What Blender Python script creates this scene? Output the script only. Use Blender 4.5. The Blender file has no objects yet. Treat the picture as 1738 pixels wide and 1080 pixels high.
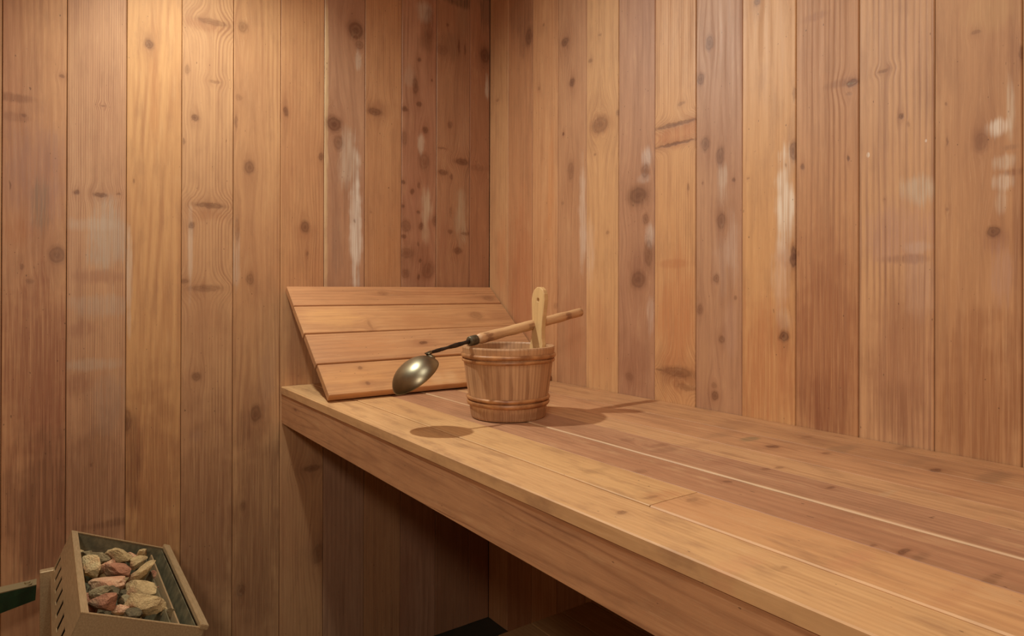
import bpy, bmesh, math, random
from mathutils import Vector, Matrix
import numpy as np
random.seed(7)
C = bpy.context.scene.collection
PI = math.pi
ZB = 0.895                      # height of the upper bench top above the floor

# ------------------------------------------------------------------ camera
YAW, PIT, ROL, FPX, PPY = 0.6197, 0.0019, 0.0026, 1112.75, -51.66
CAM = Vector((1.9722, -1.3071, 0.2898 + ZB))
Fv = Vector((-math.cos(YAW)*math.cos(PIT), math.sin(YAW)*math.cos(PIT), math.sin(PIT)))
R0 = Fv.cross(Vector((0, 0, 1))).normalized(); U0 = R0.cross(Fv)
Rv = R0*math.cos(ROL) + U0*math.sin(ROL); Uv = -R0*math.sin(ROL) + U0*math.cos(ROL)
cam_d = bpy.data.cameras.new('camera'); cam = bpy.data.objects.new('camera', cam_d); C.objects.link(cam)
cam.matrix_world = Matrix(((Rv.x, Uv.x, -Fv.x, CAM.x), (Rv.y, Uv.y, -Fv.y, CAM.y), (Rv.z, Uv.z, -Fv.z, CAM.z), (0, 0, 0, 1)))
cam_d.sensor_width = 36; cam_d.lens = 36*FPX/1738; cam_d.shift_y = PPY/1738
cam_d.clip_start = 0.02
bpy.context.scene.camera = cam

# ------------------------------------------------------------------ light and exposure
sc = bpy.context.scene
sc.view_settings.view_transform = 'Standard'; sc.view_settings.look = 'None'
sc.view_settings.gamma = 1; sc.view_settings.use_curve_mapping = False
sc.view_settings.exposure = 0.0
w = bpy.data.worlds.new('world'); sc.world = w; w.use_nodes = True
w.node_tree.nodes['Background'].inputs[0].default_value = (0.9, 0.75, 0.6, 1)
w.node_tree.nodes['Background'].inputs[1].default_value = 0.02

def point(name, loc, power, col, radius):
    d = bpy.data.lights.new(name, 'POINT'); d.energy = power; d.color = col; d.shadow_soft_size = radius
    o = bpy.data.objects.new(name, d); C.objects.link(o); o.location = loc; return o
def area(name, loc, target, power, col, sx, sy):
    d = bpy.data.lights.new(name, 'AREA'); d.energy = power; d.color = col; d.shape = 'RECTANGLE'; d.size = sx; d.size_y = sy
    o = bpy.data.objects.new(name, d); C.objects.link(o); o.location = loc
    o.rotation_euler = (Vector(target)-Vector(loc)).to_track_quat('-Z', 'Y').to_euler(); return o
def spot(name, loc, target, power, col, radius, size, blend):
    d = bpy.data.lights.new(name, 'SPOT'); d.energy = power; d.color = col; d.shadow_soft_size = radius
    d.spot_size = math.radians(size); d.spot_blend = blend
    o = bpy.data.objects.new(name, d); C.objects.link(o); o.location = loc
    o.rotation_euler = (Vector(target)-Vector(loc)).to_track_quat('-Z', 'Y').to_euler(); return o
spot('shaded_wall_lamp_light', (0.29, -1.10, ZB+1.385), (.95, -.75, ZB), 62, (1.0, 1.0, 0.90), 0.03, 160, 1.0)
area('behind_camera_light', (2.35, -1.66, ZB+0.79), (0.5, -0.4, ZB-0.2), 8.5, (1.0, 0.88, 0.76), 0.14, 0.18)  # unseen source behind the camera, read from the bench shadow edge
area('ceiling_fill', (1.55, -0.95, ZB+1.36), (1.55, -0.9, 0), 5.5, (1.0, 0.99, 0.93), 0.5, 0.5)  # unseen fill below the ceiling, lifts the bench and walls

# ------------------------------------------------------------------ helpers
def ray(u, v):
    return (Fv + Rv*((u-869)/FPX) - Uv*((v-540-PPY)/FPX))
def hit(u, v, ax, val):
    d = ray(u, v); t = (val-CAM[ax])/d[ax]; return CAM + d*t
def at(u, v, depth):
    return CAM + ray(u, v)*depth
def lin(c):
    return tuple(((x/255)/12.92 if x/255 <= .04045 else ((x/255+.055)/1.055)**2.4) for x in c) + (1,)
def wl(c):
    a = lin(c); return (a[0], min(1, a[1]*1.09), min(1, a[2]*1.13), 1)
def link(name, me, mat=None, parent=None, kind=None, label=None, smooth=False):
    o = bpy.data.objects.new(name, me); C.objects.link(o)
    if mat: me.materials.append(mat)
    if parent: o.parent = parent
    if kind: o['kind'] = kind
    if label: o['label'] = label
    if smooth: me.polygons.foreach_set('use_smooth', [True]*len(me.polygons))
    return o
def empty(name, loc, label, cat, group=None):
    o = bpy.data.objects.new(name, None); C.objects.link(o); o.location = loc; o.empty_display_size = .05
    o['label'] = label; o['category'] = cat
    if group: o['group'] = group
    bpy.context.view_layer.update()
    return o
def keep(o, parent):            # mesh is in world coordinates: parent without moving it
    o.parent = parent; o.matrix_parent_inverse = Matrix.Translation(parent.location).inverted()
    return o
def mesh(name, verts, faces, uvs=None):
    me = bpy.data.meshes.new(name); me.from_pydata([tuple(v) for v in verts], [], faces)
    if uvs is not None:
        l = me.uv_layers.new(name='grain')
        for i, lp in enumerate(me.loops): l.data[i].uv = uvs[lp.vertex_index]
    me.validate(); me.update(); return me

def board(name, O, A, B, N, u0, u1, v0, v1, t, mat, ch=0.0015, bow=0.0, proud=0.0, v_ch=0.0, du=0.0, dv=0.0):
    """Board: A = across direction (u metres), B = along the grain (v metres), N = face normal.
    Front face lies in the plane through O; UVs carry (u, v) in metres."""
    W = u1-u0
    prof = [(0, -t), (0, -ch), (ch, 0)]
    for s in (.25, .5, .75): prof.append((W*s, bow*(1-(2*s-1)**2)))
    prof += [(W-ch, 0), (W, -ch), (W, -t)]
    verts, uvs = [], []
    n = len(prof)
    rows = [(v0, -v_ch), (v0+v_ch, 0), (v1-v_ch, 0), (v1, -v_ch)] if v_ch else [(v0, 0), (v1, 0)]
    for v, dd in rows:
        for k, (a, d) in enumerate(prof):
            d2 = d+proud + (dd if 0 < k < n-1 else 0)
            verts.append(O + A*(u0+a) + B*v + N*d2); uvs.append((u0+a+d*.5+du, v+dv))
    faces = []
    for r in range(len(rows)-1):
        for k in range(n-1):
            faces.append((r*n+k, r*n+k+1, (r+1)*n+k+1, (r+1)*n+k))
        faces.append((r*n+n-1, r*n, (r+1)*n, (r+1)*n+n-1))
    faces.append(tuple(range(n-1, -1, -1))); q = (len(rows)-1)*n; faces.append(tuple(range(q, q+n)))
    me = mesh(name, verts, faces, uvs)
    bm = bmesh.new(); bm.from_mesh(me); bmesh.ops.recalc_face_normals(bm, faces=bm.faces); bm.to_mesh(me); bm.free()
    return link(name, me, mat)

# ------------------------------------------------------------------ wood shader
class NT:
    def __init__(s, tree): s.t = tree; s.n = tree.nodes; s.l = tree.links
    def _in(s, sock, val):
        if isinstance(val, bpy.types.NodeSocket): s.l.new(val, sock)
        else: sock.default_value = val
    def m(s, op, a, b=0.0, c=0.0):
        n = s.n.new('ShaderNodeMath'); n.operation = op
        s._in(n.inputs[0], a); s._in(n.inputs[1], b); s._in(n.inputs[2], c); return n.outputs[0]
    def comb(s, x, y, z=0.0):
        n = s.n.new('ShaderNodeCombineXYZ')
        for i, v in enumerate((x, y, z)): s._in(n.inputs[i], v)
        return n.outputs[0]
    def sep(s, v):
        n = s.n.new('ShaderNodeSeparateXYZ'); s.l.new(v, n.inputs[0]); return n.outputs
    def noise(s, vec, scale=1.0, detail=2.0, rough=.5):
        n = s.n.new('ShaderNodeTexNoise'); n.inputs['Scale'].default_value = scale
        n.inputs['Detail'].default_value = detail; n.inputs['Roughness'].default_value = rough
        s.l.new(vec, n.inputs['Vector']); return n.outputs['Fac']
    def rng(s, v, a, b, c=0.0, d=1.0, smooth=True):
        n = s.n.new('ShaderNodeMapRange'); n.interpolation_type = 'SMOOTHSTEP' if smooth else 'LINEAR'
        s._in(n.inputs['Value'], v)
        for k, x in zip(('From Min', 'From Max', 'To Min', 'To Max'), (a, b, c, d)): s._in(n.inputs[k], x)
        return n.outputs['Result']
    def mix(s, f, a, b, mode='MIX'):
        n = s.n.new('ShaderNodeMix'); n.data_type = 'RGBA'; n.blend_type = mode
        s._in(n.inputs[0], f); s._in(n.inputs[6], a); s._in(n.inputs[7], b); return n.outputs[2]

def make_knot_group():
    g = bpy.data.node_groups.new('knot_field', 'ShaderNodeTree')
    for nm in ('PU', 'PV', 'WU', 'DK', 'HL', 'ku', 'kv', 'ru', 'rv', 's'):
        g.interface.new_socket(nm, in_out='INPUT', socket_type='NodeSocketFloat')
    for nm in ('WU', 'DK', 'HL'): g.interface.new_socket(nm, in_out='OUTPUT', socket_type='NodeSocketFloat')
    t = NT(g); gi = g.nodes.new('NodeGroupInput').outputs; go = g.nodes.new('NodeGroupOutput').inputs
    a = t.m('SUBTRACT', gi['PU'], gi['ku']); du = t.m('DIVIDE', a, gi['ru'])
    dv = t.m('DIVIDE', t.m('SUBTRACT', gi['PV'], gi['kv']), gi['rv'])
    du2 = t.m('MULTIPLY', du, du); dv2 = t.m('MULTIPLY', dv, dv)
    r2 = t.m('ADD', du2, dv2); r = t.m('SQRT', r2)
    gg = t.m('EXPONENT', t.m('MULTIPLY', t.m('ADD', t.m('MULTIPLY', du2, .5), t.m('MULTIPLY', dv2, .13)), -.6))
    g.links.new(t.m('MULTIPLY_ADD', t.m('MULTIPLY', a, gg), -.8, gi['WU']), go['WU'])
    core = t.m('MULTIPLY', t.rng(r, .60, 1.12, 1, 0), gi['s'])
    ring = t.m('MULTIPLY_ADD', t.m('SINE', t.m('MULTIPLY', r, 10.0)), .13, .87)
    rim = t.m('MULTIPLY', t.m('EXPONENT', t.m('MULTIPLY', t.m('POWER', t.m('SUBTRACT', r, .95), 2.0), -22.0)), t.m('MULTIPLY', gi['s'], .32))
    g.links.new(t.m('MAXIMUM', gi['DK'], t.m('MAXIMUM', t.m('MULTIPLY', core, ring), rim)), go['DK'])
    h = t.m('MULTIPLY', t.m('EXPONENT', t.m('MULTIPLY', t.m('ADD', du2, t.m('MULTIPLY', dv2, .35)), -.35)), gi['s'])
    g.links.new(t.m('MAXIMUM', gi['HL'], h), go['HL'])
    return g
KG = make_knot_group()

def wood(name, light, dark, freq=110, contrast=.5, cat=(0.3, .02, 0.0), wav=.006, tilt=0.0, knots=(), stains_and_shading=(),
         seed=0.0, org=(0, 0), blotch=.35, rough=.5, knotcol=(98, 56, 34), sharp=1.6, tone=(158, 96, 62), spec=.5, fib=1.0, mott=.25, kc=.3):
    cv = lambda c, m, k: tuple(x*(1-k)+y*k for x, y in zip(c, m))
    light = cv(light, (205, 154, 110), kc); dark = cv(dark, (152, 104, 70), kc); tone = cv(tone, (168, 114, 78), kc); contrast *= 1.25
    mt = bpy.data.materials.new(name); mt.use_nodes = True
    t = NT(mt.node_tree); bs = mt.node_tree.nodes['Principled BSDF']
    uvn = mt.node_tree.nodes.new('ShaderNodeUVMap'); uvn.uv_map = 'grain'
    sx = t.sep(uvn.outputs[0]); u, v = sx[0], sx[1]
    n1 = t.noise(t.comb(t.m('MULTIPLY', u, 70), t.m('MULTIPLY', v, 45), seed), 1, 2)
    n2 = t.noise(t.comb(t.m('MULTIPLY', u, 70), t.m('MULTIPLY', v, 45), seed+9.3), 1, 2)
    PU = t.m('MULTIPLY_ADD', t.m('SUBTRACT', n1, .5), .010, u); PV = t.m('MULTIPLY_ADD', t.m('SUBTRACT', n2, .5), .010, v)
    WU, DK, HL = 0.0, 0.0, 0.0
    for (ku, kv, ru, rv, s) in knots:
        g = mt.node_tree.nodes.new('ShaderNodeGroup'); g.node_tree = KG
        for k, x in zip(('PU', 'PV', 'WU', 'DK', 'HL', 'ku', 'kv', 'ru', 'rv', 's'), (PU, PV, WU, DK, HL, ku, kv, ru, rv, s)):
            t._in(g.inputs[k], x)
        WU, DK, HL = g.outputs
    big = t.noise(t.comb(t.m('MULTIPLY', u, 6), t.m('MULTIPLY', v, 2.2), seed+3), 1, 2)
    uu = t.m('MULTIPLY_ADD', t.m('SUBTRACT', big, .5), wav*2, t.m('ADD', t.m('SUBTRACT', u, org[0]), WU))
    vv = t.m('SUBTRACT', v, org[1])
    if tilt: uu = t.m('MULTIPLY_ADD', vv, tilt, uu)
    pu, pd, ps = cat
    a = t.m('SUBTRACT', uu, pu); b = t.m('MULTIPLY_ADD', vv, ps, pd)
    Rr = t.m('SQRT', t.m('ADD', t.m('MULTIPLY', a, a), t.m('MULTIPLY', b, b)))
    tt = t.m('MULTIPLY', Rr, freq)
    irr = t.noise(t.comb(t.m('MULTIPLY', tt, .37), t.m('MULTIPLY', v, .6), seed+5), 1, 2)
    sn = t.m('SINE', t.m('MULTIPLY_ADD', t.m('SUBTRACT', irr, .5), 9.0, t.m('MULTIPLY', tt, 6.2832)))
    rg = t.m('POWER', t.m('MULTIPLY_ADD', sn, .5, .5), sharp)
    amp = t.rng(irr, .3, .75, .25, 1.0)
    amp = t.m('MULTIPLY', amp, t.rng(t.noise(t.comb(t.m('MULTIPLY', u, 14), t.m('MULTIPLY', v, 3.5), seed+31), 1, 2), .3, .7, .35, 1.1))
    rings = t.m('MULTIPLY', t.m('MULTIPLY', rg, amp), contrast)
    fibre = t.noise(t.comb(t.m('MULTIPLY', t.m('ADD', u, WU), 520), t.m('MULTIPLY', v, 14), seed+7), 1, 3, .65)
    streak = t.noise(t.comb(t.m('MULTIPLY', t.m('ADD', u, WU), 90), t.m('MULTIPLY', v, 3), seed+11), 1, 3, .55)
    col = t.mix(rings, wl(light), wl(dark))
    col = t.mix(t.m('MULTIPLY', t.rng(big, .38, .72), blotch), col, wl(tone))
    col = t.mix(t.rng(streak, .42, .78, 0, .48), col, wl(dark))
    if mott:
        mo = t.noise(t.comb(t.m('MULTIPLY', u, 34), t.m('MULTIPLY', v, 9), seed+41), 1, 4, .62)
        col = t.mix(t.rng(mo, .46, .72, 0, mott), col, wl((150, 104, 72)))
        col = t.mix(t.rng(mo, .44, .25, 0, mott*.6), col, wl((226, 180, 130)))
    for (su, sv, ru, rv, c, s) in stains_and_shading:  # colour patches: wood stains, plus sheen and shade put into the colour
        soft = .6 if s >= 0 else .15
        n3 = t.noise(t.comb(t.m('MULTIPLY', u, 260), t.m('MULTIPLY', v, 7), seed+su*7), 1, 2)
        n4 = t.noise(t.comb(t.m('MULTIPLY', u, 22), t.m('MULTIPLY', v, 18), seed+sv*5), 1, 2)
        dx = t.m('DIVIDE', t.m('SUBTRACT', u, su), ru); dy = t.m('DIVIDE', t.m('SUBTRACT', v, sv), rv)
        d = t.m('SQRT', t.m('ADD', t.m('MULTIPLY', dx, dx), t.m('MULTIPLY', dy, dy)))
        d = t.m('ADD', d, t.m('MULTIPLY_ADD', n3, 1.0, t.m('MULTIPLY_ADD', n4, 1.1, -1.05)))
        mk = t.m('MULTIPLY', t.rng(d, 1.0-soft, 1.0+soft*.35, 1, 0), abs(s))
        mk = t.m('MULTIPLY', mk, t.m('MULTIPLY_ADD', rings, -.6, 1.0)); mk = t.m('MULTIPLY', mk, t.rng(t.noise(t.comb(t.m('MULTIPLY', u, 380), t.m('MULTIPLY', v, 6), seed+61), 1, 2), .3, .6, .35, 1.0))
        col = t.mix(mk, col, wl(c))
    if knots:
        col = t.mix(t.m('MULTIPLY', HL, .38), col, wl(tuple(min(255, int(x*1.35)) for x in knotcol)))
        col = t.mix(t.m('MULTIPLY', DK, .9), col, wl(knotcol))
    # hairline checks and pin specks
    sp = t.noise(t.comb(t.m('MULTIPLY', u, 260), t.m('MULTIPLY', v, 110), seed+21), 1, 0)
    col = t.mix(t.m('MULTIPLY', t.rng(sp, .845, .88), .6), col, wl((84, 52, 34)))
    col = t.mix(t.rng(fibre, .35, .85, .10*fib, .0), col, wl((70, 40, 24)))
    col = t.mix(t.rng(fibre, .5, .9, 0, .16*fib), col, wl((238, 205, 160)))
    mt.node_tree.links.new(col, bs.inputs['Base Color'])
    rr = t.m('ADD', t.m('MULTIPLY_ADD', streak, .25, rough-.12), t.m('MULTIPLY', rings, .12))
    mt.node_tree.links.new(rr, bs.inputs['Roughness'])
    bs.inputs['Specular IOR Level'].default_value = spec
    bp = mt.node_tree.nodes.new('ShaderNodeBump'); bp.inputs['Strength'].default_value = .35; bp.inputs['Distance'].default_value = .0006
    h = t.m('SUBTRACT', t.m('MULTIPLY', fibre, .5), t.m('ADD', t.m('MULTIPLY', rings, .8), DK if knots else 0.0))
    h = t.m('MULTIPLY_ADD', big, 3.0, h)
    mt.node_tree.links.new(h, bp.inputs['Height']); mt.node_tree.links.new(bp.outputs[0], bs.inputs['Normal'])
    return mt

def simple(name, col, rough=.5, metal=0.0, var=.0, scale=60, col2=None, bump=0.0, aniso=(1, 1, 1)):
    mt = bpy.data.materials.new(name); mt.use_nodes = True; t = NT(mt.node_tree); bs = mt.node_tree.nodes['Principled BSDF']
    tc = mt.node_tree.nodes.new('ShaderNodeTexCoord').outputs['Object']
    mp = mt.node_tree.nodes.new('ShaderNodeMapping'); mp.inputs['Scale'].default_value = aniso; t.l.new(tc, mp.inputs[0])
    n = t.noise(mp.outputs[0], scale, 4, .6)
    t.l.new(t.mix(t.rng(n, .3, .7), lin(col), lin(col2 or col)), bs.inputs['Base Color'])
    bs.inputs['Metallic'].default_value = metal
    t.l.new(t.rng(n, .2, .8, rough-var, rough+var, False), bs.inputs['Roughness'])
    if bump:
        bp = mt.node_tree.nodes.new('ShaderNodeBump'); bp.inputs['Strength'].default_value = bump; bp.inputs['Distance'].default_value = .002
        t.l.new(n, bp.inputs['Height']); t.l.new(bp.outputs[0], bs.inputs['Normal'])
    return mt

def box_mesh(name, lo, hi):
    x0, y0, z0 = lo; x1, y1, z1 = hi
    v = [(x0, y0, z0), (x1, y0, z0), (x1, y1, z0), (x0, y1, z0), (x0, y0, z1), (x1, y0, z1), (x1, y1, z1), (x0, y1, z1)]
    f = [(0, 3, 2, 1), (4, 5, 6, 7), (0, 1, 5, 4), (1, 2, 6, 5), (2, 3, 7, 6), (3, 0, 4, 7)]
    return mesh(name, v, f)

# wall features are listed as seen spots; this turns them into metres on the board's plane
def feats(lst, ax, val, ua, va):
    out = []
    for (px, py, rx, ry, *rest) in lst:
        P = hit(px, py, ax, val); Q = hit(px+rx, py, ax, val); S = hit(px, py+ry, ax, val)
        out.append((P[ua], P[va], max(.0015, abs(Q[ua]-P[ua])), max(.0015, abs(S[va]-P[va])), *rest))
    return out

# ------------------------------------------------------------------ setting
ROOM_X, ROOM_Y, CEIL = 2.75, -1.95, ZB+1.42
backing = simple('dark_backing_panel', (58, 36, 24), .9, col2=(40, 26, 18))
tan = lambda s: wood('plain_cedar_%d' % s, (208, 152, 104), (160, 104, 66), seed=s*3.1, freq=90, contrast=.5)
floor_mat = simple('dark_green_floor', (44, 50, 36), .7, var=.1, scale=30, col2=(60, 58, 44), bump=.2)
ceil_mat = tan(901)
def struct(name, lo, hi, mat):
    o = link(name, box_mesh(name, lo, hi), mat, kind='structure'); return o
floor = struct('floor', (-.06, ROOM_Y-.06, -.06), (ROOM_X+.06, .06, 0), floor_mat)
wall_left = struct('wall_left', (-.06, ROOM_Y-.06, 0), (-.0205, .06, CEIL), backing)
wall_right = struct('wall_right', (-.0205, .0205, 0), (ROOM_X+.06, .06, CEIL), backing)
X, Y, Z = Vector((1, 0, 0)), Vector((0, 1, 0)), Vector((0, 0, 1))
# far sides of the room (behind the camera), plain boards
def plain_wall(name, lo, hi, O, A, N, length, s):
    wl = struct(name, lo, hi, backing); mts = [tan(s+i) for i in range(3)]
    n = int(length/.1315)+1
    for k in range(n):
        a = k*.1315; b = min(length, a+.1303)
        if b-a < .01: continue
        o = board('plank', O, A, Z, N, a, b, .0, CEIL, .02, mts[k % 3], proud=0.0); keep(o, wl)
plain_wall('wall_front', (-.0205, ROOM_Y-.06, 0), (ROOM_X+.06, ROOM_Y-.0205, CEIL), Vector((0, ROOM_Y, 0)), X, Y, ROOM_X, 500)
plain_wall('wall_rear', (ROOM_X+.0205, ROOM_Y-.0205, 0), (ROOM_X+.06, .0205, CEIL), Vector((ROOM_X, ROOM_Y, 0)), Y, -X, -ROOM_Y, 600)
ceiling = struct('ceiling', (-.06, ROOM_Y-.06, CEIL+.02), (ROOM_X+.06, .06, CEIL+.08), backing)
for k in range(15):
    o = board('plank', Vector((0, 0, CEIL)), Y, X, -Z, ROOM_Y+k*.13, ROOM_Y+k*.13+.1288, 0, ROOM_X, .02, ceil_mat); keep(o, ceiling)

PALE = (228, 200, 172); GREY = (196, 172, 148); BRN = (118, 74, 48); RED = (150, 88, 58); MAUVE = (166, 118, 96); ORG = (196, 126, 74)
# ---- left wall planks, from the far left towards the corner: y edges measured on the wall
LY = [-1.95, -1.9165, -1.785, -1.6535, -1.522, -1.3903, -1.2625, -1.1339, -1.0039, -.8713, -.7402, -.6088, -.4768, -.3485, -.2183, -.085, 0.0]
plain = dict(light=(208, 152, 104), dark=(160, 104, 66))
LP = {
 5: dict(light=(216, 156, 106), dark=(172, 110, 72), freq=75, contrast=.5, cat=(-.25, .03, 0), tilt=.03, blotch=.5, tone=(170, 108, 80),
      knots=[(97, 433, 16, 16, .65), (36, 452, 4, 5, .5), (17, 315, 2, 8, .6), (105, 130, 6, 3, .6), (50, 478, 8, 4, .4), (40, 195, 5, 3, .5)],
      stains_and_shading=[(55, 110, 18, 50, (176, 122, 84), .55), (28, 166, 40, 8, (134, 84, 54), .6), (60, 290, 60, 100, (164, 118, 98), .55), (68, 345, 16, 50, (140, 112, 88), .6),
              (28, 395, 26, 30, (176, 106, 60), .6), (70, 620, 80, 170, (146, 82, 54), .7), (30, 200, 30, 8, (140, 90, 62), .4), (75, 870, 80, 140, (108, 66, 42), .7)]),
 6: dict(light=(214, 160, 116), dark=(166, 112, 80), freq=200, contrast=.8, cat=(-.4, .02, 0), wav=.003, blotch=.3, tone=(176, 120, 92), sharp=1.2, rough=.42,
      knots=[(130, 327, 5, 5, .8), (171, 331, 12, 4, .75), (202, 330, 4, 2, .5), (175, 180, 6, 2, .5), (155, 790, 3, 4, .5)],
      stains_and_shading=[(185, 400, 40, 70, GREY, .75), (150, 380, 50, 14, (206, 180, 154), .5), (170, 520, 60, 22, (196, 170, 146), .5), (150, 620, 60, 12, (204, 178, 152), .5), (185, 690, 36, 60, (178, 146, 122), .45),  # grey haze and wavy bands: soft gloss reflection put into the colour
              (170, 470, 60, 14, (160, 104, 74), .5), (140, 560, 30, 16, (160, 104, 76), .5), (130, 650, 30, 20, (150, 92, 66), .5), (180, 890, 50, 8, (84, 52, 34), .5), (160, 830, 70, 140, (124, 80, 54), .6)]),  # narrow dark band above the heater is a shadow painted on the plank
 7: dict(light=(226, 166, 104), dark=(184, 118, 70), freq=60, contrast=.6, cat=(.03, .02, .028), wav=.012, tilt=-.05, blotch=.25, tone=(188, 124, 78), rough=.5,
      knots=[(253, 75, 9, 9, .75), (227, 308, 2, 4, .5), (215, 715, 8, 22, .6)],
      stains_and_shading=[(262, 160, 10, 110, (196, 128, 76), .5), (219, 470, 6, 110, PALE, .6), (260, 830, 50, 200, (150, 90, 56), .6), (225, 800, 16, 110, (112, 66, 42), .6)]),
 8: dict(light=(216, 162, 112), dark=(172, 116, 78), freq=120, contrast=.6, cat=(-.12, .03, 0), wav=.006, blotch=.3, tone=(180, 122, 84),
      knots=[(362, 38, 30, 6, .5), (331, 200, 7, 6, .75), (365, 139, 10, 3, .4), (356, 349, 28, 5, .65), (325, 383, 5, 6, .6), (317, 118, 5, 9, .4), (350, 490, 30, 6, .45), (313, 478, 8, 4, .5), (333, 640, 8, 8, .6), (312, 240, 3, 6, .5)],
      stains_and_shading=[(355, 45, 40, 12, (168, 108, 70), .5), (323, 430, 5, 80, PALE, .5), (350, 365, 36, 12, (172, 108, 68), .4), (334, 740, 12, 12, (186, 142, 112), .5), (350, 560, 40, 80, (164, 106, 70), .35), (350, 870, 60, 220, (136, 84, 54), .6)]),
 9: dict(light=(216, 160, 108), dark=(168, 110, 72), freq=95, contrast=.6, cat=(-.02, .03, .02), wav=.009, blotch=.35, tone=(178, 118, 82),
      knots=[(412, 46, 9, 11, .5), (423, 284, 10, 12, .65), (425, 474, 7, 12, .55), (403, 390, 4, 24, .4), (405, 165, 5, 6, .3), (401, 208, 3, 12, .45), (434, 703, 11, 16, .7), (413, 860, 6, 10, .5), (408, 1003, 9, 12, .6), (478, 200, 2, 3, .1)],
      stains_and_shading=[(400, 440, 8, 60, PALE, .5), (455, 640, 20, 60, (184, 140, 110), .35), (410, 730, 14, 40, (112, 70, 46), .45), (465, 770, 14, 40, (104, 66, 42), .4), (435, 900, 50, 220, (130, 82, 54), .6)]),
 10: dict(light=(212, 154, 104), dark=(168, 108, 70), freq=105, contrast=.55, cat=(-.1, .03, .01), wav=.006, blotch=.35, tone=(176, 112, 74),
      knots=[(485, 189, 5, 9, .75), (545, 266, 5, 8, .75), (518, 386, 8, 11, .75), (521, 431, 3, 4, .5), (470, 585, 2, 3, .4), (530, 795, 16, 6, .6), (540, 940, 12, 20, .5)],
      stains_and_shading=[(520, 392, 22, 18, (178, 120, 80), .5), (500, 600, 16, 100, (150, 94, 68), .4), (535, 930, 20, 28, (176, 128, 92), .4)]),
 11: dict(light=(182, 134, 104), dark=(136, 92, 70), freq=70, contrast=.5, cat=(.02, .02, .02), wav=.01, blotch=.4, tone=(160, 112, 90),
      knots=[(604, 52, 15, 17, .95), (610, 76, 8, 9, .6), (567, 211, 14, 14, .95), (574, 242, 9, 14, .6), (602, 375, 2, 3, .5), (560, 205, 4, 12, .5)],
      stains_and_shading=[(553, 200, 5, 420, (232, 196, 146), .75), (604, 380, 11, 120, (232, 214, 194), .95), (590, 270, 18, 50, (210, 188, 164), .6), (608, 100, 6, 20, (210, 188, 164), .7), (572, 420, 12, 70, (150, 114, 92), .5), (585, 30, 30, 30, (160, 108, 76), .4)]),
 12: dict(light=(196, 142, 98), dark=(158, 104, 70), freq=140, contrast=.35, cat=(-.2, .03, 0), wav=.005, blotch=.3, tone=(178, 118, 76),
      knots=[(636, 190, 13, 7, .75), (630, 360, 2, 2, .3)], stains_and_shading=[(640, 186, 26, 16, (160, 112, 78), .5), (650, 430, 26, 60, (190, 132, 84), .3)]),
 13: dict(light=(184, 134, 106), dark=(130, 84, 60), freq=60, contrast=.4, cat=(.0, .02, .01), wav=.02, blotch=.6, tone=(158, 100, 74),
      knots=[(712, 102, 3, 4, .7), (705, 146, 5, 16, .75), (712, 177, 5, 5, .85), (687, 185, 6, 5, .85), (722, 221, 5, 6, .85), (733, 136, 2, 3, .7), (684, 309, 4, 4, .8), (700, 325, 4, 5, .8), (711, 314, 3, 6, .6), (684, 350, 3, 3, .7), (710, 361, 3, 3, .7),
             (715, 385, 4, 7, .85), (689, 384, 10, 12, .55), (685, 402, 5, 4, .8), (710, 414, 2, 4, .7), (713, 443, 3, 4, .8), (690, 430, 14, 10, .5), (726, 460, 12, 16, .55), (711, 470, 3, 5, .85), (688, 465, 8, 9, .5), (738, 375, 5, 10, .6), (728, 40, 9, 32, .45), (720, 275, 10, 16, .5), (686, 235, 5, 14, .5)],
      stains_and_shading=[(720, 20, 16, 20, (206, 184, 160), .8), (725, 70, 14, 24, (124, 86, 58), .6), (725, 350, 12, 34, (206, 180, 148), .8), (722, 395, 8, 22, (204, 174, 140), .6), (715, 245, 6, 20, (212, 188, 160), .7), (695, 130, 9, 20, (190, 156, 128), .6), (710, 450, 36, 50, (124, 76, 50), .5), (700, 340, 20, 30, (172, 118, 92), .4)]),
 14: dict(light=(168, 118, 86), dark=(122, 80, 56), freq=150, contrast=.5, cat=(-.2, .03, 0), wav=.004, blotch=.4, tone=(148, 98, 70),
      knots=[(752, 293, 9, 5, .75), (760, 42, 2, 3, .6), (764, 212, 5, 7, .6), (784, 275, 13, 6, .85), (751, 252, 8, 2, .5), (764, 393, 5, 4, .6), (790, 397, 8, 3, .6), (777, 426, 8, 6, .7), (779, 80, 2, 12, .85), (789, 85, 2, 10, .6), (765, 360, 2, 10, .5), (750, 85, 12, 10, .35), (766, 300, 3, 5, .6)],
      stains_and_shading=[(782, 375, 12, 50, (186, 160, 128), .75), (770, 80, 26, 26, (124, 90, 64), .5), (785, 30, 12, 40, (150, 116, 86), .5), (787, 220, 8, 60, (170, 126, 96), .4), (753, 400, 8, 60, (156, 100, 76), .4), (780, 2, 30, 12, (80, 54, 36), .7)]),
 15: dict(light=(164, 108, 76), dark=(124, 78, 54), freq=150, contrast=.35, cat=(-.2, .03, 0), wav=.004, blotch=.4, tone=(150, 96, 70),
      knots=[(823, 95, 8, 14, .85), (812, 285, 14, 6, .3)],
      stains_and_shading=[(825, 15, 12, 40, (96, 70, 52), .7), (827, 150, 4, 24, (204, 180, 156), .8), (820, 95, 12, 30, (112, 74, 52), .6), (812, 60, 6, 40, (160, 100, 64), .4)]),
}
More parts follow.
